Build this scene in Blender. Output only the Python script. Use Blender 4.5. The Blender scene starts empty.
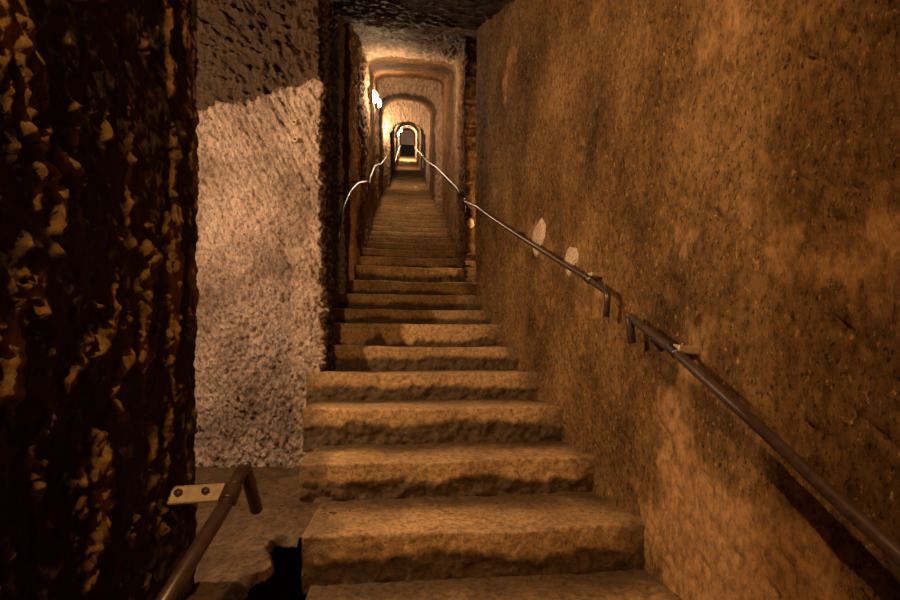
import bpy, bmesh, math
import numpy as np
from mathutils import Vector, Matrix

C = bpy.context.scene.collection
PI = math.pi

# ------------------------------------------------------------------ camera
cam = bpy.data.cameras.new('camera')
cam.sensor_width = 36.0
cam.lens = 440.0 / 900.0 * 36.0
cam.shift_y = 60.0 / 900.0
cam.clip_start = 0.02
cam.clip_end = 200
co = bpy.data.objects.new('camera', cam)
C.objects.link(co)
co.location = (0, 0, 1.4)
co.rotation_euler = (PI / 2, 0, -math.atan(43 / 440.0))
bpy.context.scene.camera = co

# ------------------------------------------------------------------ world, lights, exposure
w = bpy.data.worlds.new('world')
bpy.context.scene.world = w
w.use_nodes = True
w.node_tree.nodes['Background'].inputs[0].default_value = (0.9, 0.55, 0.3, 1)
w.node_tree.nodes['Background'].inputs[1].default_value = 0.0


def point(name, loc, power, col, r=0.06):
    l = bpy.data.lights.new(name, 'POINT')
    l.energy = power
    l.color = col
    l.shadow_soft_size = r
    o = bpy.data.objects.new(name, l)
    o.location = loc
    C.objects.link(o)
    return o


WARM = (1.0, 0.585, 0.25)
TUNG = (1.0, 0.66, 0.39)
point('lamp_light_entrance', (-0.35, -0.9, 2.95), 220, WARM, 0.035)
point('lamp_light_side_passage', (-1.42, 1.38, 2.40), 175, TUNG, 0.035)
point('lamp_light_right_passage', (1.5, 4.52, 2.95), 75, WARM, 0.06)

vs = bpy.context.scene.view_settings
vs.view_transform = 'Standard'
vs.look = 'None'
vs.gamma = 1.0
vs.use_curve_mapping = False
vs.exposure = 0.0

# ------------------------------------------------------------------ noise
_rs = np.random.RandomState(7)
_perm = np.concatenate([_rs.permutation(256)] * 3)
_g = _rs.normal(size=(256, 3))
_g /= np.linalg.norm(_g, axis=1)[:, None]


def perlin(p):
    i = np.floor(p).astype(np.int64)
    f = p - i
    i &= 255
    u = f * f * f * (f * (f * 6 - 15) + 10)
    out = 0
    for dx in (0, 1):
        for dy in (0, 1):
            for dz in (0, 1):
                h = _perm[_perm[_perm[(i[..., 0] + dx) & 255] + ((i[..., 1] + dy) & 255)] + ((i[..., 2] + dz) & 255)]
                g = _g[h]
                d = f - np.array([dx, dy, dz])
                n = (g * d).sum(-1)
                wx = u[..., 0] if dx else 1 - u[..., 0]
                wy = u[..., 1] if dy else 1 - u[..., 1]
                wz = u[..., 2] if dz else 1 - u[..., 2]
                out = out + n * wx * wy * wz
    return out * 1.5


def fbm(p, scale, octaves=4, rough=0.55, stretch=(1, 1, 1), seed=0.0):
    q = p * np.array(stretch) * scale + seed
    a, s, tot = 1.0, 0.0, 0.0
    for _ in range(octaves):
        s = s + a * perlin(q)
        tot += a
        a *= rough
        q = q * 2.03 + 17.3
    return s / tot


def ridged(p, scale, octaves=3, stretch=(1, 1, 1), seed=0.0):
    q = p * np.array(stretch) * scale + seed
    a, s, tot = 1.0, 0.0, 0.0
    for _ in range(octaves):
        s = s + a * (1 - np.abs(perlin(q)) * 2.2)
        tot += a
        a *= 0.5
        q = q * 2.1 + 9.1
    return s / tot


def sstep(a, b, x):
    t = np.clip((x - a) / (b - a), 0, 1)
    return t * t * (3 - 2 * t)


# ------------------------------------------------------------------ mesh helpers
def link_mesh(name, verts, faces, mat, parent=None, smooth=True):
    me = bpy.data.meshes.new(name)
    me.from_pydata([tuple(map(float, v)) for v in verts], [], [tuple(map(int, f)) for f in faces])
    if smooth:
        me.polygons.foreach_set('use_smooth', [True] * len(me.polygons))
    me.update()
    if mat:
        me.materials.append(mat)
    o = bpy.data.objects.new(name, me)
    C.objects.link(o)
    if parent:
        o.parent = parent
    return o


def grid_faces(nu, nv, off=0):
    a = np.arange(nu * nv).reshape(nu, nv) + off
    return np.stack([a[:-1, :-1], a[1:, :-1], a[1:, 1:], a[:-1, 1:]], -1).reshape(-1, 4)


def grid_normals(P):
    du = np.gradient(P, axis=0)
    dv = np.gradient(P, axis=1)
    n = np.cross(du, dv)
    return n / (np.linalg.norm(n, axis=-1, keepdims=True) + 1e-9)


def fast_grid(name, P, mat, attr=None, parent=None):
    nu, nv = P.shape[:2]
    f = grid_faces(nu, nv)
    me = bpy.data.meshes.new(name)
    me.vertices.add(nu * nv)
    me.vertices.foreach_set('co', P.reshape(-1).astype(np.float32))
    me.loops.add(len(f) * 4)
    me.loops.foreach_set('vertex_index', f.reshape(-1).astype(np.int32))
    me.polygons.add(len(f))
    me.polygons.foreach_set('loop_start', np.arange(0, len(f) * 4, 4, dtype=np.int32))
    me.update(calc_edges=True)
    me.polygons.foreach_set('use_smooth', np.ones(len(f), dtype=bool))
    if attr is not None:
        a = me.attributes.new('tone_shade', 'FLOAT', 'POINT')
        a.data.foreach_set('value', attr.reshape(-1).astype(np.float32))
    me.materials.append(mat)
    me.validate()
    o = bpy.data.objects.new(name, me)
    C.objects.link(o)
    if parent:
        o.parent = parent
    return o


def struct(o):
    o['kind'] = 'structure'
    return o


def resample(pts, step):
    """Resample a polyline; step may vary: list of per-segment steps."""
    out = []
    pts = [np.array(p, float) for p in pts]
    for i in range(len(pts) - 1):
        st = step[i] if isinstance(step, (list, tuple)) else step
        n = max(2, int(np.linalg.norm(pts[i + 1] - pts[i]) / st))
        for j in range(n):
            out.append(pts[i] + (pts[i + 1] - pts[i]) * j / n)
    out.append(pts[-1])
    return np.array(out)


def smooth_path(p, it=4):
    p = p.copy()
    for _ in range(it):
        p[1:-1] = 0.25 * p[:-2] + 0.5 * p[1:-1] + 0.25 * p[2:]
    return p


def path_wall(name, pts, steps, z0, z1, dz, disp, mat, flip=False, soft=5, attr=None):
    path = smooth_path(resample(pts, steps), soft)
    zs = np.arange(z0, z1 + dz * 0.5, dz)
    P = np.zeros((len(path), len(zs), 3))
    P[:, :, 0] = path[:, 0:1]
    P[:, :, 1] = path[:, 1:2]
    P[:, :, 2] = zs[None, :]
    n = grid_normals(P)
    if flip:
        n = -n
    d = disp(P)
    return struct(fast_grid(name, P + n * d[..., None], mat, attr(P) if attr else None))


# ------------------------------------------------------------------ materials
def new_mat(name):
    m = bpy.data.materials.new(name)
    m.use_nodes = True
    nt = m.node_tree
    b = nt.nodes['Principled BSDF']
    return m, nt, b


def tex_noise(nt, scale, detail=6, rough=0.6, stretch=(1, 1, 1), vec=None):
    geo = nt.nodes.new('ShaderNodeNewGeometry')
    mp = nt.nodes.new('ShaderNodeMapping')
    mp.inputs['Scale'].default_value = stretch
    nt.links.new(geo.outputs['Position'], mp.inputs['Vector'])
    n = nt.nodes.new('ShaderNodeTexNoise')
    n.inputs['Scale'].default_value = scale
    n.inputs['Detail'].default_value = detail
    n.inputs['Roughness'].default_value = rough
    nt.links.new(mp.outputs[0], n.inputs['Vector'])
    return n.outputs[0]


def ramp(nt, fac, stops):
    r = nt.nodes.new('ShaderNodeValToRGB')
    el = r.color_ramp.elements
    while len(el) < len(stops):
        el.new(0.5)
    for e, (p, c) in zip(el, stops):
        e.position = p
        e.color = (*c, 1)
    nt.links.new(fac, r.inputs[0])
    return r.outputs[0]


def mix(nt, fac, a, b, mode='MIX'):
    m = nt.nodes.new('ShaderNodeMix')
    m.data_type = 'RGBA'
    m.blend_type = mode
    for s, v in ((m.inputs[0], fac), (m.inputs[6], a), (m.inputs[7], b)):
        if isinstance(v, (int, float)):
            s.default_value = v
        elif isinstance(v, tuple):
            s.default_value = (*v, 1)
        else:
            nt.links.new(v, s)
    return m.outputs[2]


def rock(name, dark, mid, light, scale=2.2, stretch=(1, 1, 1), fine=28, fine_stretch=(1, 1, 1),
         bump=0.5, bump_d=0.012, rough=0.62, spec=0.35, tone_shade=None, patch=None, pits=0.85, specks=0.0):
    m, nt, b = new_mat(name)
    big = tex_noise(nt, scale, 7, 0.62, stretch)
    col = ramp(nt, big, [(0.30, dark), (0.5, mid), (0.72, light)])
    fn = tex_noise(nt, fine, 8, 0.7, fine_stretch)
    fr = ramp(nt, fn, [(0.36, (0.35, 0.35, 0.35)), (0.55, (1, 1, 1)), (0.75, (1.35, 1.3, 1.25))])
    col = mix(nt, 0.85, col, fr, 'MULTIPLY')
    pt = tex_noise(nt, fine * 2.3, 3, 0.6, fine_stretch)
    pr = ramp(nt, pt, [(0.33, (0.12, 0.12, 0.12)), (0.44, (1, 1, 1))])
    col = mix(nt, pits, col, pr, 'MULTIPLY')
    if specks:  # pale specks paint small glints into the colour
        sn = tex_noise(nt, fine * 1.7, 4, 0.7, fine_stretch)
        sm = ramp(nt, sn, [(0.60, (0, 0, 0)), (0.70, (specks, specks, specks))])
        col = mix(nt, sm, col, tuple(min(0.8, c * 1.9) for c in light))
    if patch:   # pale lime patches: (scale, threshold lo, hi, colour)
        pn = tex_noise(nt, patch[0], 5, 0.6, (1, 1, 0.7))
        pm = ramp(nt, pn, [(patch[1], (0, 0, 0)), (patch[2], (1, 1, 1))])
        col = mix(nt, pm, col, mix(nt, 0.6, patch[3], fr, 'MULTIPLY'))
    if tone_shade:
        at = nt.nodes.new('ShaderNodeAttribute')
        at.attribute_name = 'tone_shade'
        col = mix(nt, at.outputs['Fac'], col, mix(nt, 0.8, tone_shade, fr, 'MULTIPLY'))
    nt.links.new(col, b.inputs['Base Color'])
    b.inputs['Roughness'].default_value = rough
    b.inputs['Specular IOR Level'].default_value = spec
    bn = nt.nodes.new('ShaderNodeBump')
    bn.inputs['Strength'].default_value = bump
    bn.inputs['Distance'].default_value = bump_d
    f2 = tex_noise(nt, fine * 0.9, 10, 0.75, fine_stretch)
    nt.links.new(f2, bn.inputs['Height'])
    nt.links.new(bn.outputs[0], b.inputs['Normal'])
    return m


M_RIGHT = rock('ochre_rock', (0.065, 0.032, 0.010), (0.20, 0.106, 0.036), (0.36, 0.20, 0.078), 2.3, (1, 1, 0.7),
               46, (1, 1, 0.55), 1.0, 0.02, 0.78, 0.1, tone_shade=(0.54, 0.29, 0.12), specks=0.6)
M_LEFT = rock('shaded_ridge_rock', (0.025, 0.013, 0.006), (0.045, 0.025, 0.011), (0.08, 0.045, 0.018), 3.0, (1, 1.4, 0.5),  # base darkened for grazing shade, second colour for the lit ridges
              34, (1, 1, 0.6), 0.9, 0.012, 0.8, 0.12, tone_shade=(0.22, 0.12, 0.036))
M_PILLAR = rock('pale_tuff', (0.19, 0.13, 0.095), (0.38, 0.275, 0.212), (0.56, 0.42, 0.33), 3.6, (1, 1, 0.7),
                36, (1.2, 1, 0.7), 1.0, 0.025, 0.65, 0.2, tone_shade=(0.085, 0.052, 0.030), pits=0.9)
M_CEIL = rock('dimmed_ceiling_rock', (0.035, 0.025, 0.018), (0.075, 0.053, 0.038), (0.17, 0.125, 0.09), 3.0, (1, 2, 1),  # dark rock, its base darkened further for the lamp's fall-off
              26, (1, 2.5, 1), 1.0, 0.02, 0.7, 0.2, tone_shade=(0.34, 0.245, 0.17), pits=0.9)
M_TUN = rock('tunnel_plaster_rock', (0.085, 0.042, 0.016), (0.17, 0.088, 0.035), (0.27, 0.148, 0.062), 1.4, (1, 1, 0.35),
             24, (1, 1, 0.4), 1.0, 0.015, 0.85, 0.06, tone_shade=(0.30, 0.21, 0.145))
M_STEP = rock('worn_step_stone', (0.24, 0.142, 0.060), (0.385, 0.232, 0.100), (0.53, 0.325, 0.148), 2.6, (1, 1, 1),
              44, (1, 1, 1), 0.8, 0.010, 0.65, 0.2, tone_shade=(0.060, 0.035, 0.016), pits=0.5)
M_FLOOR = rock('dirt_floor', (0.045, 0.026, 0.011), (0.08, 0.046, 0.02), (0.12, 0.07, 0.031), 2.4, (1, 1, 1),
               36, (1, 1, 1), 0.6, 0.01, 0.75, 0.2)
M_MORTAR = rock('pale_mortar', (0.45, 0.33, 0.22), (0.60, 0.45, 0.31), (0.72, 0.57, 0.41), 14, (1, 1, 1),
                70, (1, 1, 1), 0.5, 0.006, 0.7, 0.3)


def metal(name, col, rough, metallic=0.8, noise=0.5):
    m, nt, b = new_mat(name)
    n = tex_noise(nt, 45, 5, 0.6)
    c = ramp(nt, n, [(0.35, tuple(x * (1 - noise) for x in col)), (0.65, col)])
    nt.links.new(c, b.inputs['Base Color'])
    b.inputs['Metallic'].default_value = metallic
    b.inputs['Roughness'].default_value = rough
    bn = nt.nodes.new('ShaderNodeBump')
    bn.inputs['Strength'].default_value = 0.15
    bn.inputs['Distance'].default_value = 0.002
    nt.links.new(n, bn.inputs['Height'])
    nt.links.new(bn.outputs[0], b.inputs['Normal'])
    return m


M_IRON = metal('dark_painted_iron', (0.075, 0.045, 0.035), 0.35, 0.3, 0.4)
M_STEEL = metal('galvanised_steel', (0.17, 0.165, 0.16), 0.35, 1.0, 0.4)
M_BRKT = metal('bare_bracket_metal', (0.46, 0.34, 0.21), 0.4, 0.3, 0.3)
M_DARK = rock('black_panel', (0.01, 0.009, 0.009), (0.016, 0.014, 0.013), (0.022, 0.02, 0.018), 4)
M_LAMPBASE = metal('lamp_housing', (0.25, 0.22, 0.18), 0.5, 0.4, 0.3)
M_HOLE = metal('anchor_sleeve', (0.06, 0.05, 0.045), 0.6, 0.4, 0.4)
M_PURPLE = rock('mauve_grey_rock', (0.40, 0.29, 0.28), (0.5, 0.38, 0.37), (0.6, 0.48, 0.46), 1.5)


def glow(name, col, s):
    m, nt, b = new_mat(name)
    b.inputs['Base Color'].default_value = (0.9, 0.85, 0.75, 1)
    b.inputs['Roughness'].default_value = 0.3
    b.inputs['Emission Color'].default_value = (*col, 1)
    b.inputs['Emission Strength'].default_value = s
    return m


M_GLOW = glow('lit_lamp_glass', (1.0, 0.86, 0.66), 14)


# ------------------------------------------------------------------ the setting: near rock walls
def lit_ridges_left(P):  # ridge mask; it also paints the lit ridge tops paler
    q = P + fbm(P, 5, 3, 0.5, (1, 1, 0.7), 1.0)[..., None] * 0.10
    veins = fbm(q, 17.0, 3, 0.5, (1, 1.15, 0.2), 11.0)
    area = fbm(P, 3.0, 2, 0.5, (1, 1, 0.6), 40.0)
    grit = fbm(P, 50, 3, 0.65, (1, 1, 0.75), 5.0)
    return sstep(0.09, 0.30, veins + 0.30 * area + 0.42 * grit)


def disp_left(P):
    Y = P[..., 1]
    keep = 0.3 + 0.7 * sstep(1.22, 1.0, Y)
    big = fbm(P, 1.3, 3, 0.5, (1, 1, 0.5), 3.1) * 0.05
    fine = fbm(P, 22, 4, 0.62, (1, 1, 0.8), 15.0) * 0.014
    lump_ = 0.6 + 0.8 * fbm(P, 48, 2, 0.6, (1, 1, 0.8), 5.0)
    return big * keep + lit_ridges_left(P) * lump_ * 0.020 * keep + fine


def disp_right(P):
    Y = P[..., 1]
    far = sstep(1.2, 2.2, Y)
    big = fbm(P, 0.9, 3, 0.5, (1, 1, 0.6), 31.0) * 0.035
    med = fbm(P, 6.0, 5, 0.6, (1, 1, 0.8), 8.0) * 0.016
    q = P.copy()
    q[..., 1], q[..., 2] = P[..., 1] * 0.75 + P[..., 2] * 0.66, P[..., 2] * 0.75 - P[..., 1] * 0.66
    pick = fbm(q, 22.0, 3, 0.55, (1, 0.35, 1.3), 2.0)
    pick = -np.clip(pick - 0.2, 0, 1) * 0.035 * (1 - 0.6 * far)
    grain = fbm(P, 40, 3, 0.7, (1, 1, 0.5), 4.0) * (0.004 + 0.014 * far)
    return big + med + pick + grain


def pale_right(P):
    Y, Z = P[..., 1], P[..., 2]
    n = fbm(P, 2.6, 5, 0.62, (1, 1, 0.8), 5.0)
    b = -0.28 + 0.95 * sstep(1.05, 0.75, Z + (Y - 0.9) * -0.45) * sstep(1.55, 1.15, Y)
    b += 0.40 * np.exp(-(((Y - 1.28) / 0.10) ** 2 + ((Z - 1.47) / 0.12) ** 2))
    b += 0.30 * np.exp(-(((Y - 0.98) / 0.16) ** 2 + ((Z - 1.62) / 0.14) ** 2))
    return sstep(-0.08, 0.22, n + b) * 0.85


def pillar_up(P):  # darker rough upper rock, its colour also standing in for recess shade
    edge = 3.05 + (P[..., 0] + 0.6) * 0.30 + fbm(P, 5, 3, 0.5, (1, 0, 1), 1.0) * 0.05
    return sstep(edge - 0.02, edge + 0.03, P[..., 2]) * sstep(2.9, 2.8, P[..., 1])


def disp_pillar(P):
    up = pillar_up(P)
    big = fbm(P, 1.5, 3, 0.5, (1, 1, 0.6), 13.0) * 0.04
    q = P.copy()
    q[..., 0], q[..., 2] = P[..., 0] * 0.85 + P[..., 2] * 0.5, P[..., 2] * 0.85 - P[..., 0] * 0.5
    low = (fbm(q, 14, 4, 0.66, (2.1, 1, 0.36), 6.0) * 0.052 + fbm(P, 45, 3, 0.7, (1, 1, 0.6), 9.0) * 0.03)
    high = ridged(P, 10, 4, (1, 1, 1.3), 7.0) * 0.10 + fbm(P, 30, 3, 0.65, (1, 1, 1), 9.0) * 0.035
    return big + low * (1 - up) + (high - 0.10) * up


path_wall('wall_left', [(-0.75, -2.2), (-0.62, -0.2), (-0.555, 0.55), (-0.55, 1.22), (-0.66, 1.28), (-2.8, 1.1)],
          [0.06, 0.02, 0.0036, 0.02, 0.08], -0.2, 4.2, 0.0052, disp_left, M_LEFT, soft=3, attr=lambda P: lit_ridges_left(P) * 0.9)
path_wall('wall_right', [(1.14, -2.2), (0.946, 0.6), (0.68, 4.3), (0.74, 4.36), (2.6, 4.38)],
          [0.05, 0.009, 0.012, 0.06], -0.4, 5.2, 0.009, disp_right, M_RIGHT, flip=True, soft=3, attr=pale_right)
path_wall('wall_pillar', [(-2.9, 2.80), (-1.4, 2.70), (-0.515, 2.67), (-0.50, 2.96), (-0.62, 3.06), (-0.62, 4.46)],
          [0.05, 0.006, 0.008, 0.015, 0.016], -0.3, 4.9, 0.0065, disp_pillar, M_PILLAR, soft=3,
          attr=lambda P: np.maximum(pillar_up(P), sstep(2.70, 2.80, P[..., 1]) * sstep(-0.9, -0.7, P[..., 0])))  # second term paints the unlit side face and wall behind it dark
path_wall('wall_back', [(-0.9, -2.1), (1.3, -2.1)], [0.05], -0.6, 4.5, 0.05,
          lambda P: fbm(P, 3, 3) * 0.05, M_RIGHT)
path_wall('wall_side_passage', [(-2.75, 3.0), (-2.75, 0.9)], [0.05], -0.3, 4.5, 0.05,
          lambda P: fbm(P, 3, 3) * 0.05, M_PILLAR)
path_wall('wall_side_niche', [(2.5, 4.2), (2.5, 5.1)], [0.05], 0.5, 5.5, 0.05,
          lambda P: fbm(P, 3, 3) * 0.05, M_RIGHT)


def ceiling_front():
    xs = np.linspace(-3.0, 2.7, 300)
    v = np.concatenate([np.linspace(0, 0.5, 40), np.linspace(0.505, 1, 130)])
    X, V = np.meshgrid(xs, v, indexing='ij')
    yend = 4.47 + 0.36 * np.clip((X + 0.57) / 1.2, 0, 1) + 0.2 * sstep(0.64, 0.74, X)
    Y = np.where(V <= 0.5, -2.2 + V / 0.5 * 4.9, 2.7 + (V - 0.5) / 0.5 * (yend - 2.7))
    Z = 3.93 + np.maximum(0, Y - 3.08) * 0.57
    P = np.stack([X, Y, Z], -1)
    d = ridged(P, 5, 4, (0.6, 1.8, 1), 3.0) * 0.05 + fbm(P, 18, 4, 0.65, (0.7, 1.6, 1), 4.0) * 0.03
    P[..., 2] += 0.07 - d * sstep(1.5, 2.8, Y)
    struct(fast_grid('ceiling', P, M_CEIL, np.zeros(P.shape[:2])))


ceiling_front()


# ------------------------------------------------------------------ the tunnel beyond the stairs
def zfloor(y):
    return 0.025 + 0.5 * y


# (Y, left X, right X, ceiling z, arch roundness, grid roughness, pale chiselled stone, also painting lamp-lit bands)
RINGS = [
    (4.44, -0.57, 0.635, 4.80, 0.10, 0.8, 0.0),
    (5.15, -0.575, 0.700, 5.20, 0.10, 0.9, 0.0),
    (5.60, -0.57, 0.705, 5.395, 0.10, 1.0, 0.05),
    (5.93, -0.515, 0.665, 5.46, 0.2, 0.55, 1.0),  # pale tone paints the nearest lamp's glow on the lintel
    (5.97, -0.515, 0.665, 5.47, 0.2, 0.15, 0.0),
    (6.10, -0.515, 0.665, 5.53, 0.2, 0.15, 0.0),
    (6.25, -0.535, 0.690, 5.61, 0.2, 0.15, 0.0),
    (8.55, -0.60, 0.690, 6.88, 0.20, 0.3, 0.0),
    (8.70, -0.60, 0.690, 6.94, 0.20, 1.0, 0.8),
    (8.98, -0.575, 0.590, 6.80, 0.50, 1.0, 1.0),
    (9.02, -0.575, 0.590, 6.82, 0.50, 0.2, 0.0),
    (9.30, -0.575, 0.590, 6.94, 0.50, 0.2, 0.0),
    (9.5, -0.60, 0.62, 7.05, 0.50, 0.2, 0.0),
    (12.0, -0.64, 0.63, 8.45, 0.75, 0.3, 0.0),
    (12.1, -0.64, 0.63, 8.48, 0.80, 1.0, 1.0),
    (12.45, -0.48, 0.55, 8.12, 1.0, 1.0, 1.0),
    (12.5, -0.48, 0.55, 8.14, 1.0, 0.3, 0.0),
    (12.9, -0.48, 0.55, 8.34, 1.0, 0.3, 0.0),
]
y = 13.0
while y < 35.0:
    RINGS += [(y, -0.54, 0.62, zfloor(y) + 2.2, 1.0, 0.3, 0.6), (y + 1.9, -0.54, 0.62, zfloor(y + 1.9) + 2.2, 1.0, 0.3, 0.6),
              (y + 1.98, -0.525, 0.575, zfloor(y + 1.98) + 2.15, 1.0, 0.3, 0.6), (y + 2.4, -0.525, 0.575, zfloor(y + 2.4) + 2.15, 1.0, 0.3, 0.6)]
    y += 2.5
RINGS.append((36.6, -0.56, 0.66, zfloor(36.6) + 2.1, 1.0, 0.3, 0.6))


def tunnel():
    rows = []
    for a, b in zip(RINGS[:-1], RINGS[1:]):
        L = b[0] - a[0]
        st = 0.018 if a[0] < 6.2 else (0.035 if a[0] < 13 else 0.12)
        n = max(8 if a[0] < 13 else 3, int(L / st))
        for j in range(n):
            t = j / n
            rows.append([x0 + (x1 - x0) * t for x0, x1 in zip(a, b)])
    rows.append(list(RINGS[-1]))
    R = np.array(rows)
    NW, NC = 190, 110
    m = len(R)
    P = np.zeros((m, 2 * NW + NC - 2, 3))
    Y, xl, xr, zc, ar, rg = [R[:, i:i + 1] for i in range(6)]
    pale = R[:, 6:7]
    hw = (xr - xl) / 2
    xm = (xl + xr) / 2
    rise = 0.03 + ar * np.maximum(0.0, hw * 0.92)
    zs = zc - rise
    base = zfloor(Y) - 0.45
    tl = np.linspace(0, 1, NW)[None, :]
    P[:, :NW, 0] = xl
    P[:, :NW, 2] = base + (zs - base) * tl
    th = np.linspace(PI, 0, NC)[None, :]
    ex = 1 - 0.40 * (1 - ar)           # flatter lids are more square
    cx = np.sign(np.cos(th)) * np.abs(np.cos(th)) ** ex
    cz = np.abs(np.sin(th)) ** ex
    P[:, NW - 1:NW - 1 + NC, 0] = xm + hw * cx
    P[:, NW - 1:NW - 1 + NC, 2] = zs + rise * cz
    P[:, NW + NC - 2:, 0] = xr
    P[:, NW + NC - 2:, 2] = zs + (base - zs) * tl
    P[:, :, 1] = Y
    # the mouth is cut aslant: the right jamb stands further in
    f = np.clip((P[..., 0] + 0.57) / 1.2, 0, 1)
    sh = 0.36 * f * np.clip((5.9 - P[..., 1]) / 1.46, 0, 1)
    P[..., 1] += sh
    P[..., 2] += sh * 0.55
    # flange at the mouth on the right-hand jamb (a face towards the stairs)
    k = 26
    F = np.repeat(P[0:1], k, axis=0)
    tt = np.linspace(1, 0, k)[:, None]
    j0 = NW + NC - 2
    F[:, j0:, 0] += tt * 1.9
    F[:, j0:, 1] += tt * 0.06
    F[:, :NW, 0] -= tt * 0.06
    F[:, NW:j0, 2] += tt * 0.35
    rgF = np.ones((k, 1))
    P = np.concatenate([F[:-1], P], 0)
    rg = np.concatenate([rgF[:-1], rg], 0)
    pale = np.concatenate([rgF[:-1] * 0.2, pale], 0)
    n = grid_normals(P)
    c = np.zeros_like(P)
    c[..., 0] = 0.05
    c[..., 1] = P[..., 1]
    c[..., 2] = zfloor(P[..., 1]) + 1.2
    s = np.sign(((c - P) * n).sum(-1, keepdims=True))
    n = np.where(np.abs(((c - P) * n).sum(-1, keepdims=True)) < 0.02, 0, n * s)
    d = (fbm(P, 2.2, 3, 0.5, (1, 1, 1), 21.0) * 0.05
         + fbm(P, 13, 4, 0.65, (1, 0.9, 0.55), 14.0) * 0.060 * rg + fbm(P, 38, 3, 0.65, (1, 1, 0.6), 4.0) * 0.034 * rg)
    chis_glow = np.clip(pale + fbm(P, 14, 3, 0.6, (1, 1, 1), 2.0) * 0.8 * pale, 0, 1)
    P = P + n * d[..., None]
    struct(fast_grid('wall_tunnel_left', P[:, :NW], M_TUN, chis_glow[:, :NW]))
    cl, cc = P[:, NW - 1:NW - 1 + NC], chis_glow[:, NW - 1:NW - 1 + NC]
    i = int(np.argmax(R[:, 0] > 5.94)) + k - 1
    struct(fast_grid('ceiling_tunnel_mouth', cl[:i + 1], M_CEIL, cc[:i + 1]))
    struct(fast_grid('ceiling_tunnel', cl[i:], M_TUN, cc[i:]))
    struct(fast_grid('wall_tunnel_right', P[:, NW + NC - 2:], M_TUN, chis_glow[:, NW + NC - 2:]))


tunnel()

# end of the tunnel: rock wall and a dark doorway
P = np.zeros((40, 60, 3))
P[..., 0] = np.linspace(-0.9, 0.95, 40)[:, None]
P[..., 2] = np.linspace(17.5, 21.2, 60)[None, :]
P[..., 1] = 36.5 + fbm(P, 3, 3) * 0.06
struct(fast_grid('wall_end', P, M_PURPLE))


def box_mesh(lo, hi, bev=0.0, off=0):
    x0, y0, z0 = lo
    x1, y1, z1 = hi
    v = [(x0, y0, z0), (x1, y0, z0), (x1, y1, z0), (x0, y1, z0), (x0, y0, z1), (x1, y0, z1), (x1, y1, z1), (x0, y1, z1)]
    f = [(0, 3, 2, 1), (4, 5, 6, 7), (0, 1, 5, 4), (1, 2, 6, 5), (2, 3, 7, 6), (3, 0, 4, 7)]
    return v, [tuple(i + off for i in q) for q in f]


def bevelled(o, wdt, seg=2):
    b = o.modifiers.new('bevel', 'BEVEL')
    b.width = wdt
    b.segments = seg
    b.limit_method = 'ANGLE'
    return o


def boxes(name, lst, mat, parent=None, bev=0.0):
    V, Fs = [], []
    for lo, hi in lst:
        v, f = box_mesh(lo, hi, 0, len(V))
        V += v
        Fs += f
    o = link_mesh(name, V, Fs, mat, parent, smooth=False)
    if bev:
        bevelled(o, bev)
    return o


d = boxes('door_1', [((-0.52, 36.30, 17.55), (0.60, 36.40, 19.08))], M_DARK)  # black panel paints the unlit passage behind the doorway
struct(d)


# ------------------------------------------------------------------ landing on the left and low floor
def landing():
    xs = np.concatenate([np.linspace(-2.9, -0.72, 150), np.linspace(-0.7175, -0.22, 200)])
    ys = np.concatenate([np.linspace(0.75, 1.62, 350), np.linspace(1.6225, 2.85, 150)])
    X, Y = np.meshgrid(xs, ys, indexing='ij')
    P = np.stack([X, Y, np.zeros_like(X)], -1)
    n1 = fbm(P, 6, 2, 0.4, (1, 1, 1), 2.0) * 0.12
    shadow_hole = sstep(-0.475, -0.44, X + n1) * sstep(1.56, 1.52, Y + n1 * 0.6)
    Z = 0.765 + 0.028 * sstep(-0.75, -0.5, X) + fbm(P, 2, 3, 0.5, (1, 1, 1), 5.0) * 0.03 + fbm(P, 14, 4, 0.6) * 0.012
    Z = np.where(shadow_hole > 0.6, 0.0, Z - 0.05 * shadow_hole)
    P[..., 2] = Z
    o = struct(fast_grid('floor', P, M_FLOOR))
    # made-up hole beside the lowest steps, in place of a dark cast shadow
    bm = bmesh.new()
    bm.from_mesh(o.data)
    bmesh.ops.delete(bm, geom=[v for v in bm.verts if v.co.z < 0.60 or (v.co.x > -0.37 and v.co.y < 1.56)], context='VERTS')
    bm.to_mesh(o.data)
    bm.free()


landing()
P = np.zeros((40, 40, 3))
P[..., 0] = np.linspace(0.735, 2.6, 40)[:, None]
P[..., 1] = np.linspace(4.2, 5.1, 40)[None, :]
P[..., 2] = 2.17 + fbm(P, 4, 3) * 0.03
struct(fast_grid('floor_niche', P, M_FLOOR))


# ------------------------------------------------------------------ things
def empty(name, loc, label, cat, group=None):
    o = bpy.data.objects.new(name, None)
    o.empty_display_size = 0.1
    o.location = loc
    C.objects.link(o)
    o['label'] = label
    o['category'] = cat
    if group:
        o['group'] = group
    return o


def tag(o, label, cat, group=None):
    o['label'] = label
    o['category'] = cat
    if group:
        o['group'] = group
    return o


def adopt(ch, parent):
    """Parent keeping world coordinates (parent is only translated)."""
    ch.parent = parent
    ch.matrix_parent_inverse = Matrix.Translation(-Vector(parent.location))
    return ch


# the staircase
XL = {-3: -0.33, -2: -0.33, -1: -0.33, 0: -0.36, 1: -0.45, 2: -0.52, 3: -0.585, 4: -0.60}
stairs = empty('stone_staircase', (0.1, 1.55, 0.8),
               'long flight of worn brown stone steps climbing between the rock walls', 'stairs')
T, RISE = 0.36, 0.18
TOP = {0: 0.80, 1: 0.968, 2: 1.159, 3: 1.329, 4: 1.495, 5: 1.68, 6: 1.828, 7: 2.007, 8: 2.191, 9: 2.418}


def right_x(Y):
    return 0.68 + (4.3 - Y) * 0.0719


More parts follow.
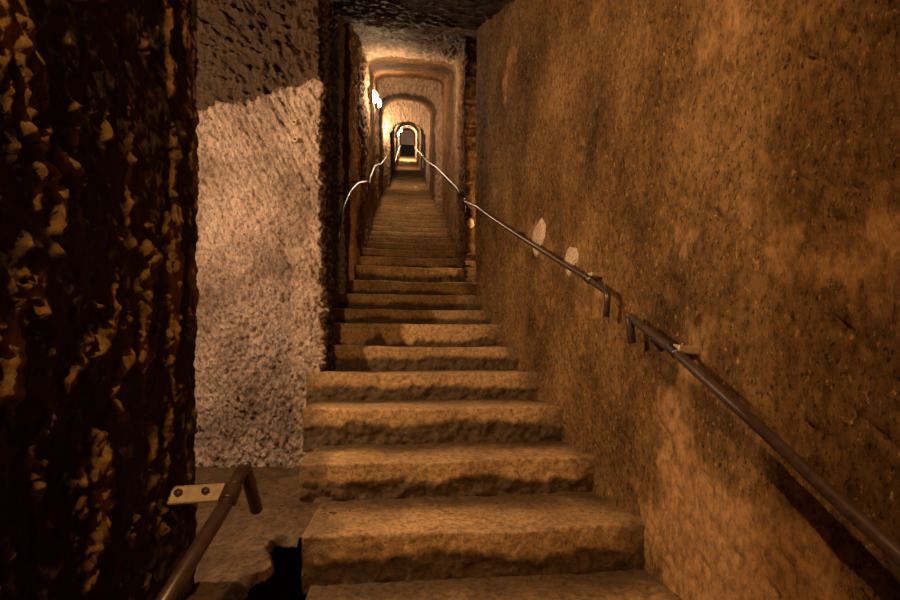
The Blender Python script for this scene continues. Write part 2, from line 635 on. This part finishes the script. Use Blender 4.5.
def step_mesh(k):
    Y0 = T * (k + 4.3)
    zt = TOP.get(k, 0.8 + RISE * k)
    rise = zt - TOP.get(k - 1, 0.8 + RISE * (k - 1))
    xl = XL.get(k, -0.66)
    if Y0 < 4.3:
        xr = right_x(Y0) + 0.05
    elif k == 9:
        xr = 0.78
    else:
        xr = 0.74
    if k > 9:
        xl = -0.64
    res = 0.009 if k < 6 else (0.014 if k < 14 else (0.035 if k < 30 else 0.09))
    nx = max(10, int((xr - xl) / res))
    # profile: front bottom -> nose -> tread back
    nf = max(4, int(RISE * 1.15 / res))
    nt_ = max(3, int(T * 1.1 / (res * 1.6)))
    prof = []
    for i in range(nf):
        prof.append((0.0, zt - rise - 0.03 + (rise + 0.03 - 0.012) * i / (nf - 1)))
    for a in (30, 60):
        prof.append((0.012 * (1 - math.cos(math.radians(a))), zt - 0.012 + 0.012 * math.sin(math.radians(a))))
    for i in range(nt_):
        prof.append((0.012 + (T + 0.03 - 0.012) * i / (nt_ - 1), zt))
    prof = np.array(prof)
    xs = np.linspace(xl, xr, nx)
    P = np.zeros((nx, len(prof), 3))
    P[..., 0] = xs[:, None]
    P[..., 1] = Y0 + prof[None, :, 0]
    P[..., 2] = prof[None, :, 1]
    seed = k * 3.7
    front = (prof[:, 0] < 0.013)[None, :].astype(float)
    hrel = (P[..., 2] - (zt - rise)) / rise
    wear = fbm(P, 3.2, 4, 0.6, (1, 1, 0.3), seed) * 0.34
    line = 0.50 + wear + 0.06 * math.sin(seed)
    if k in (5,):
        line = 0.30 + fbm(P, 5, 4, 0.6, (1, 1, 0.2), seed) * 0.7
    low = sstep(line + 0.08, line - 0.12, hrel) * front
    dy = (fbm(P, 2.0, 3, 0.5, (1, 0.5, 0.5), seed + 1) * 0.030
          + fbm(P, 16, 4, 0.6, (1, 1, 1), seed + 2) * 0.008
          + low * (0.008 + fbm(P, 13, 4, 0.65, (1, 1, 1), seed + 5) * 0.035))
    xrel = (P[..., 0] - 0.15) / 0.6
    dz = (fbm(P, 2.4, 3, 0.5, (1, 1, 0.2), seed + 3) * 0.016 + fbm(P, 18, 3, 0.6, (1, 1, 1), seed + 4) * 0.004
          - 0.010 * np.exp(-xrel ** 2 * 2) * sstep(0.2, 0.0, P[..., 1] - Y0))
    nose = sstep(-0.02, 0.0, P[..., 2] - zt)
    P[..., 1] += dy
    P[..., 2] += dz * np.maximum(nose, 0.0 * nose)
    tone_shade = np.clip(low * 0.95, 0, 1)  # dirt low on the riser
    # dirt at the back of the tread, with crease shade painted in
    tone_shade = np.maximum(tone_shade, (1 - front) * 0.9 * sstep(T * 0.22, T * 0.9, P[..., 1] - Y0 - fbm(P, 5, 4, 0.6, (1, 1, 1), seed) * 0.12))
    edge = np.minimum(P[..., 0] - xl, xr - 0.05 - P[..., 0]) + fbm(P, 5, 3, 0.5, (1, 1, 1), seed + 8) * 0.16  # dirt outside the worn centre, doubling as painted shade at lower left
    tone_shade = np.maximum(tone_shade, 0.65 * sstep(0.16, 0.0, edge))
    # back, bottom and ends close the block
    back = P[:, -1:, :].copy()
    back[..., 2] = zt - rise - 0.03
    ring = np.concatenate([P, back, P[:, :1, :]], 1)
    g = np.concatenate([tone_shade, tone_shade[:, -1:], tone_shade[:, :1]], 1)
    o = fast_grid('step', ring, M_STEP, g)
    if k < 12:
        bm = bmesh.new()
        bm.from_mesh(o.data)
        bmesh.ops.remove_doubles(bm, verts=bm.verts, dist=1e-5)
        ed = [e for e in bm.edges if e.is_boundary]
        bmesh.ops.holes_fill(bm, edges=ed, sides=0)
        bm.to_mesh(o.data)
        bm.free()
    return o


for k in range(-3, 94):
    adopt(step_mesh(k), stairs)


# pipes ------------------------------------------------------------
def fillet(pts, r, n=7):
    pts = [Vector(p) for p in pts]
    out = [pts[0]]
    for a, b, c in zip(pts[:-2], pts[1:-1], pts[2:]):
        d1, d2 = (a - b), (c - b)
        rr = min(r, d1.length * 0.45, d2.length * 0.45)
        p0, p1 = b + d1.normalized() * rr, b + d2.normalized() * rr
        for i in range(n + 1):
            t = i / n
            out.append(p0 * (1 - t) ** 2 + b * 2 * t * (1 - t) + p1 * t * t)
    out.append(pts[-1])
    return out


def tube(name, pts, r, mat, parent=None, seg=14, bend=0.0):
    p = fillet(pts, bend) if bend else [Vector(q) for q in pts]
    V, Fs = [], []
    t0 = (p[1] - p[0]).normalized()
    u = t0.cross(Vector((0.3, 0.1, 1))).normalized()
    for i, q in enumerate(p):
        if i == 0:
            t = (p[1] - p[0])
        elif i == len(p) - 1:
            t = p[-1] - p[-2]
        else:
            t = (p[i + 1] - q).normalized() + (q - p[i - 1]).normalized()
        t.normalize()
        u = (u - t * u.dot(t)).normalized()
        v = t.cross(u)
        for s in range(seg):
            a = 2 * PI * s / seg
            V.append(q + (u * math.cos(a) + v * math.sin(a)) * r)
    n = len(p)
    for i in range(n - 1):
        for s in range(seg):
            Fs.append((i * seg + s, i * seg + (s + 1) % seg, (i + 1) * seg + (s + 1) % seg, (i + 1) * seg + s))
    Fs.append(tuple(range(seg))[::-1])
    Fs.append(tuple((n - 1) * seg + s for s in range(seg)))
    o = link_mesh(name, V, Fs, mat, None, smooth=True)
    if parent:
        adopt(o, parent)
    return o


def oriented_box(name, a, b, up, wdt, thk, mat, parent=None, bev=0.003, taper=1.0):
    """Flat bar from a to b, wdt across, thk along 'up'."""
    a, b = Vector(a), Vector(b)
    t = (b - a).normalized()
    up = Vector(up)
    s = t.cross(up).normalized()
    n = s.cross(t).normalized()
    V = []
    for p, k in ((a, 1.0), (b, taper)):
        for i, j in ((-1, -1), (1, -1), (1, 1), (-1, 1)):
            V.append(p + s * i * wdt / 2 * k + n * j * thk / 2 * k)
    Fs = [(0, 3, 2, 1), (4, 5, 6, 7), (0, 1, 5, 4), (1, 2, 6, 5), (2, 3, 7, 6), (3, 0, 4, 7)]
    o = link_mesh(name, V, Fs, mat, None, smooth=False)
    if bev:
        bevelled(o, bev)
    if parent:
        adopt(o, parent)
    return o


def clamp(parent, p, d, r, mat):
    """Short sleeve around a pipe at p along d."""
    p, d = Vector(p), Vector(d).normalized()
    return tube('clamp', [p - d * 0.022, p - d * 0.018, p + d * 0.018, p + d * 0.022], r, mat, parent, 16)


def bolt(parent, p, d, r, mat):
    p, d = Vector(p), Vector(d).normalized()
    return tube('bolt', [p, p + d * r * 1.2], r, mat, parent, 6)


# left near handrail, bent end
hl = empty('handrail', (-0.43, 1.1, 1.07), 'dark iron handrail at lower left ending in a hook beside the near wall', 'handrail')
tube('pipe', [(-0.47, 0.62, 0.835), (-0.425, 1.09, 1.062), (-0.415, 1.175, 1.135), (-0.415, 1.265, 0.985)], 0.0165, M_IRON, hl, 18, 0.035)
br = oriented_box('bracket', (-0.575, 1.10, 1.078), (-0.425, 1.105, 1.083), (0, -1, 0.9), 0.046, 0.014, M_BRKT, hl, 0.006)
bolt(br, (-0.535, 1.096, 1.084), (0, -1, 0.9), 0.009, M_IRON)
bolt(br, (-0.475, 1.098, 1.086), (0, -1, 0.9), 0.009, M_IRON)
clamp(hl, (-0.423, 1.105, 1.078), (0.0, 0.8, 0.55), 0.021, M_IRON)

# right lower handrail
RX = lambda Y: right_x(Y) - 0.095
def rp(Y, z):
    return (RX(Y), Y, z)


hr = empty('handrail', rp(1.2, 1.42), 'dark iron handrail low on the right wall, nearest the viewer', 'handrail')
tube('pipe', [(0.810, 1.52, 1.462), (0.809, 1.54, 1.561), (0.826, 1.298, 1.431), (0.849, 0.985, 1.236), (0.859, 0.84, 1.141), (0.870, 0.698, 1.051), (0.90, 0.30, 0.80)], 0.0145, M_IRON, hr, 18, 0.015)
br = oriented_box('bracket', (0.822, 1.285, 1.437), (0.945, 1.300, 1.424), (0, -0.1, 1), 0.042, 0.024, M_BRKT, hr, 0.005)
bolt(br, (0.85, 1.285, 1.444), (0, 0, 1), 0.008, M_STEEL)
clamp(hr, (0.826, 1.295, 1.429), (0, 0.86, 0.5), 0.017, M_STEEL)
tube('spike', [(0.82, 1.42, 1.475), (0.90, 1.45, 1.42)], 0.009, M_IRON, hr, 10)

# right middle handrail
hm = empty('handrail', (0.72, 2.6, 2.1), 'long dark handrail on the right wall below two pale plaster patches', 'handrail')
tube('pipe', [(0.797, 1.70, 1.573), (0.798, 1.685, 1.667), (0.786, 1.85, 1.753), (0.765, 2.146, 1.893), (0.720, 2.76, 2.188), (0.667, 3.505, 2.555), (0.637, 3.92, 2.770), (0.615, 4.66, 3.09), (0.615, 4.68, 2.99)],
     0.0125, M_IRON, hm, 16, 0.03)
br = oriented_box('bracket', (0.788, 1.845, 1.772), (0.885, 1.86, 1.768), (0, -0.1, 1), 0.04, 0.018, M_BRKT, hm, 0.005)
clamp(hm, (0.786, 1.85, 1.753), (0, 0.86, 0.45), 0.0165, M_STEEL)
oriented_box('bracket', (0.710, 2.86, 2.245), (0.80, 2.87, 2.24), (0, 0, 1), 0.03, 0.016, M_IRON, hm, 0.004)
oriented_box('bracket', (0.615, 4.6, 3.05), (0.72, 4.83, 3.05), (0, 0, 1), 0.03, 0.016, M_IRON, hm, 0.004)

# right far handrail
hf = empty('handrail', (0.58, 6.0, 3.9), 'slim steel handrail along the right wall of the lit tunnel', 'handrail')
pts = [(0.595, 4.60, 3.10)]
for Y in (5.2, 6.5, 8.85, 11, 13.3, 16, 20, 26, 33):
    pts.append((0.58 if Y < 9 else 0.50, Y, zfloor(Y) + 0.82 + 0.002 * Y))
tube('pipe', pts, 0.013, M_STEEL, hf, 10)
for Y in (4.95, 7.2, 9.6, 13.2, 17, 22):
    X = 0.58 if Y < 9 else 0.50
    oriented_box('bracket', (X, Y, zfloor(Y) + 0.80), (X + 0.12, Y, zfloor(Y) + 0.80), (0, 0, 1), 0.03, 0.016, M_IRON, hf, 0.003)
oriented_box('post_clamp', (0.50, 13.1, 7.10), (0.50, 13.1, 7.66), (0, 1, 0), 0.07, 0.05, M_STEEL, hf, 0.004)

# left tunnel handrails
h1 = empty('handrail', (-0.5, 4.0, 2.8), 'curved shiny handrail starting the left side of the tunnel', 'handrail')
tube('pipe', [(-0.50, 3.33, 2.27), (-0.50, 3.36, 2.43), (-0.50, 3.55, 2.61), (-0.50, 3.95, 2.88), (-0.50, 4.6, 3.22), (-0.50, 5.6, 3.64)], 0.011, M_STEEL, h1, 12, 0.2)
for Y, Z in ((4.0, 2.90), (5.2, 3.46)):
    oriented_box('bracket', (-0.50, Y, Z), (-0.62, Y, Z - 0.02), (0, 0, 1), 0.03, 0.016, M_IRON, h1, 0.003)
h2 = empty('handrail', (-0.5, 8.0, 4.85), 'second bent handrail higher on the left tunnel wall', 'handrail')
tube('pipe', [(-0.49, 5.80, 3.66), (-0.49, 6.0, 3.86), (-0.50, 7.0, 4.45), (-0.52, 8.9, 5.32), (-0.52, 11.6, 6.72)], 0.015, M_STEEL, h2, 10, 0.2)
for Y, Z in ((6.6, 4.2), (8.6, 5.18), (10.6, 6.2)):
    oriented_box('bracket', (-0.50, Y, Z), (-0.63, Y, Z), (0, 0, 1), 0.03, 0.016, M_IRON, h2, 0.003)
h3 = empty('handrail', (-0.42, 18, 9.8), 'farthest handrail on the left, deep inside the round vault', 'handrail')
tube('pipe', [(-0.44, 14.6, 7.75), (-0.40, 15.4, 8.3), (-0.40, 18, 9.75), (-0.40, 24, 12.95), (-0.42, 32, 16.9)], 0.022, M_STEEL, h3, 8, 0.3)
for Y, Z in ((16.0, 8.65), (21, 11.35)):
    oriented_box('bracket', (-0.40, Y, Z), (-0.52, Y, Z), (0, 0, 1), 0.03, 0.016, M_IRON, h3, 0.003)


# wall lamps -------------------------------------------------------
def wall_lamp(loc, h, power, label, yaw=0.0, back=-0.06):
    """Oval bulkhead lamp on the left wall; its back is at -X."""
    root = empty('wall_lamp', loc, label, 'lamp', 'bulkhead lamps along the tunnel')
    root.rotation_euler.z = yaw
    x0 = -0.055
    ry, rz = h * 0.36, h * 0.5

    def oval(name, prof, mat):
        n = 24
        V, Fs = [], []
        for (x, s) in prof:
            for i in range(n):
                a = 2 * PI * i / n
                V.append((x, ry * s * math.cos(a), rz * s * math.sin(a)))
        for j in range(len(prof) - 1):
            for i in range(n):
                Fs.append((j * n + i, j * n + (i + 1) % n, (j + 1) * n + (i + 1) % n, (j + 1) * n + i))
        Fs.append(tuple(range(n))[::-1])
        Fs.append(tuple((len(prof) - 1) * n + i for i in range(n)))
        return link_mesh(name, V, Fs, mat, root)
    oval('housing', [(back, 1.0), (x0 + 0.03, 1.0), (x0 + 0.034, 0.94)], M_LAMPBASE)
    oval('glass', [(x0 + 0.034 + 0.06 * math.sin(t), 0.9 * math.cos(t) + 0.02) for t in np.linspace(0, PI / 2 * 0.97, 7)], M_GLOW)
    V, Fs = [], []
    n = 16
    guard = tube('guard', [(x0 + 0.034 + 0.066 * math.sin(t), 0, rz * 0.97 * math.cos(t)) for t in np.linspace(0, PI, 14)], 0.004, M_LAMPBASE, None, 6)
    guard.parent = root
    p = bpy.data.lights.new('lamp_light', 'POINT')
    p.energy = power
    p.color = (1.0, 0.68, 0.40)
    p.shadow_soft_size = 0.05
    lo = bpy.data.objects.new('lamp_light', p)
    C.objects.link(lo)
    lo.location = (0.075, 0, 0)
    lo.parent = root
    return root


wall_lamp((-0.43, 5.98, 4.93), 0.19, 58, 'brightest and nearest wall lamp, upper left of the tunnel mouth', back=-0.09)
wall_lamp((-0.50, 8.0, 6.02), 0.19, 65, 'second wall lamp just below and behind the nearest one')
wall_lamp((-0.545, 12.0, 7.72), 0.20, 80, 'wall lamp glaring on the left edge of the round arch')
wall_lamp((-0.40, 20.0, 11.58), 0.20, 95, 'fourth wall lamp, inside the round vault near its left side', back=-0.15)
wall_lamp((-0.36, 28.0, 15.9), 0.20, 1300, 'farthest wall lamp, just above and right of the fourth', back=-0.19)


# plaster patches --------------------------------------------------
def patch(name, outline, mat, thick=0.012):
    """outline: list of (Y, z) on the right wall; builds a low domed daub."""
    cy = sum(p[0] for p in outline) / len(outline)
    cz = sum(p[1] for p in outline) / len(outline)
    n = len(outline)
    V, Fs = [], []
    levels = [(1.06, 0.03), (1.0, -0.006), (0.8, -0.012), (0.45, -0.016)]
    for s, off in levels:
        for i, (yy, zz) in enumerate(outline):
            y_, z_ = cy + (yy - cy) * s, cz + (zz - cz) * s
            q = np.array([[right_x(y_), y_, z_]])
            dd = float(disp_right(q)[0])
            V.append((right_x(y_) - dd + off * 1.0 - 0.004 * math.sin(i * 2.3 + s * 9), y_, z_))
    V.append((right_x(cy) - float(disp_right(np.array([[right_x(cy), cy, cz]]))[0]) - 0.017, cy, cz))
    L = len(levels)
    for j in range(L - 1):
        for i in range(n):
            Fs.append((j * n + i, j * n + (i + 1) % n, (j + 1) * n + (i + 1) % n, (j + 1) * n + i))
    for i in range(n):
        Fs.append(((L - 1) * n + i, (L - 1) * n + (i + 1) % n, len(V) - 1))
    return link_mesh(name, V, Fs, mat)


def wall_pt(px, py):
    u = (px - 450) / 440.0
    v = (360 - py) / 440.0
    a = math.atan(43 / 440.0)
    dx, dy = math.sin(a) + u * math.cos(a), math.cos(a) - u * math.sin(a)
    # X = .68 + (4.3-Y)*.0719
    s = (0.68 + 4.3 * 0.0719) / (dx + 0.0719 * dy)
    return (s * dy, 1.4 + v * s)


o = patch('plaster_patch', [wall_pt(*p) for p in [(543, 218), (545, 226), (544, 238), (541, 247), (537, 254), (536, 257), (534, 252), (533, 243), (534, 232), (538, 223)]], M_MORTAR)
tag(o, 'tall leaf-shaped pale plaster patch above the right handrail, farther of two', 'plaster patch', 'plaster patches on the right wall')
o = patch('plaster_patch', [wall_pt(*p) for p in [(571, 247), (577, 248), (581, 255), (580, 261), (575, 266), (572, 272), (570, 277), (568, 274), (567, 262), (568, 252)]], M_MORTAR)
tag(o, 'drop-shaped pale plaster patch behind the right handrail, nearer of two', 'plaster patch', 'plaster patches on the right wall')


def lump(name, c, r, mat, seed):
    V, Fs = [], []
    nu, nv = 14, 10
    P = []
    for j in range(nv + 1):
        th = PI * j / nv
        for i in range(nu):
            ph = 2 * PI * i / nu
            P.append((math.sin(th) * math.cos(ph), math.sin(th) * math.sin(ph), math.cos(th)))
    P = np.array(P)
    k = 1 + 0.5 * fbm(P, 1.5, 3, 0.6, (1, 1, 1), seed)
    V = P * k[:, None] * np.array(r) + np.array(c)
    for j in range(nv):
        for i in range(nu):
            Fs.append((j * nu + i, (j + 1) * nu + i, (j + 1) * nu + (i + 1) % nu, j * nu + (i + 1) % nu))
    return link_mesh(name, V, Fs, mat)


o = lump('mortar_lump', (0.695, 4.79, 2.90), (0.035, 0.035, 0.055), M_MORTAR, 3.0)
tag(o, 'small pale mortar lump on the right jamb of the tunnel mouth', 'mortar')


def anchor(c, label):
    root = empty('wall_anchor', c, label, 'wall anchor', 'anchor holes in the pale pillar')
    n = 14
    V, Fs = [], []
    prof = [(0.016, 0.02), (0.016, -0.012), (0.012, -0.015), (0.008, -0.012), (0.008, 0.02)]
    for (r, y_) in prof:
        for i in range(n):
            a = 2 * PI * i / n
            V.append((r * math.cos(a), y_, r * math.sin(a)))
    for j in range(len(prof) - 1):
        for i in range(n):
            Fs.append((j * n + i, j * n + (i + 1) % n, (j + 1) * n + (i + 1) % n, (j + 1) * n + i))
    link_mesh('sleeve', V, Fs, M_BRKT, root)
    tube('plug', [(0, 0.02, 0), (0, -0.004, 0)], 0.0085, M_HOLE, None, 10).parent = root
    return root


anchor((-0.655, 2.655, 2.79), 'upper of two small anchor holes in the pale pillar')
anchor((-0.65, 2.655, 2.69), 'lower of two small anchor holes in the pale pillar')
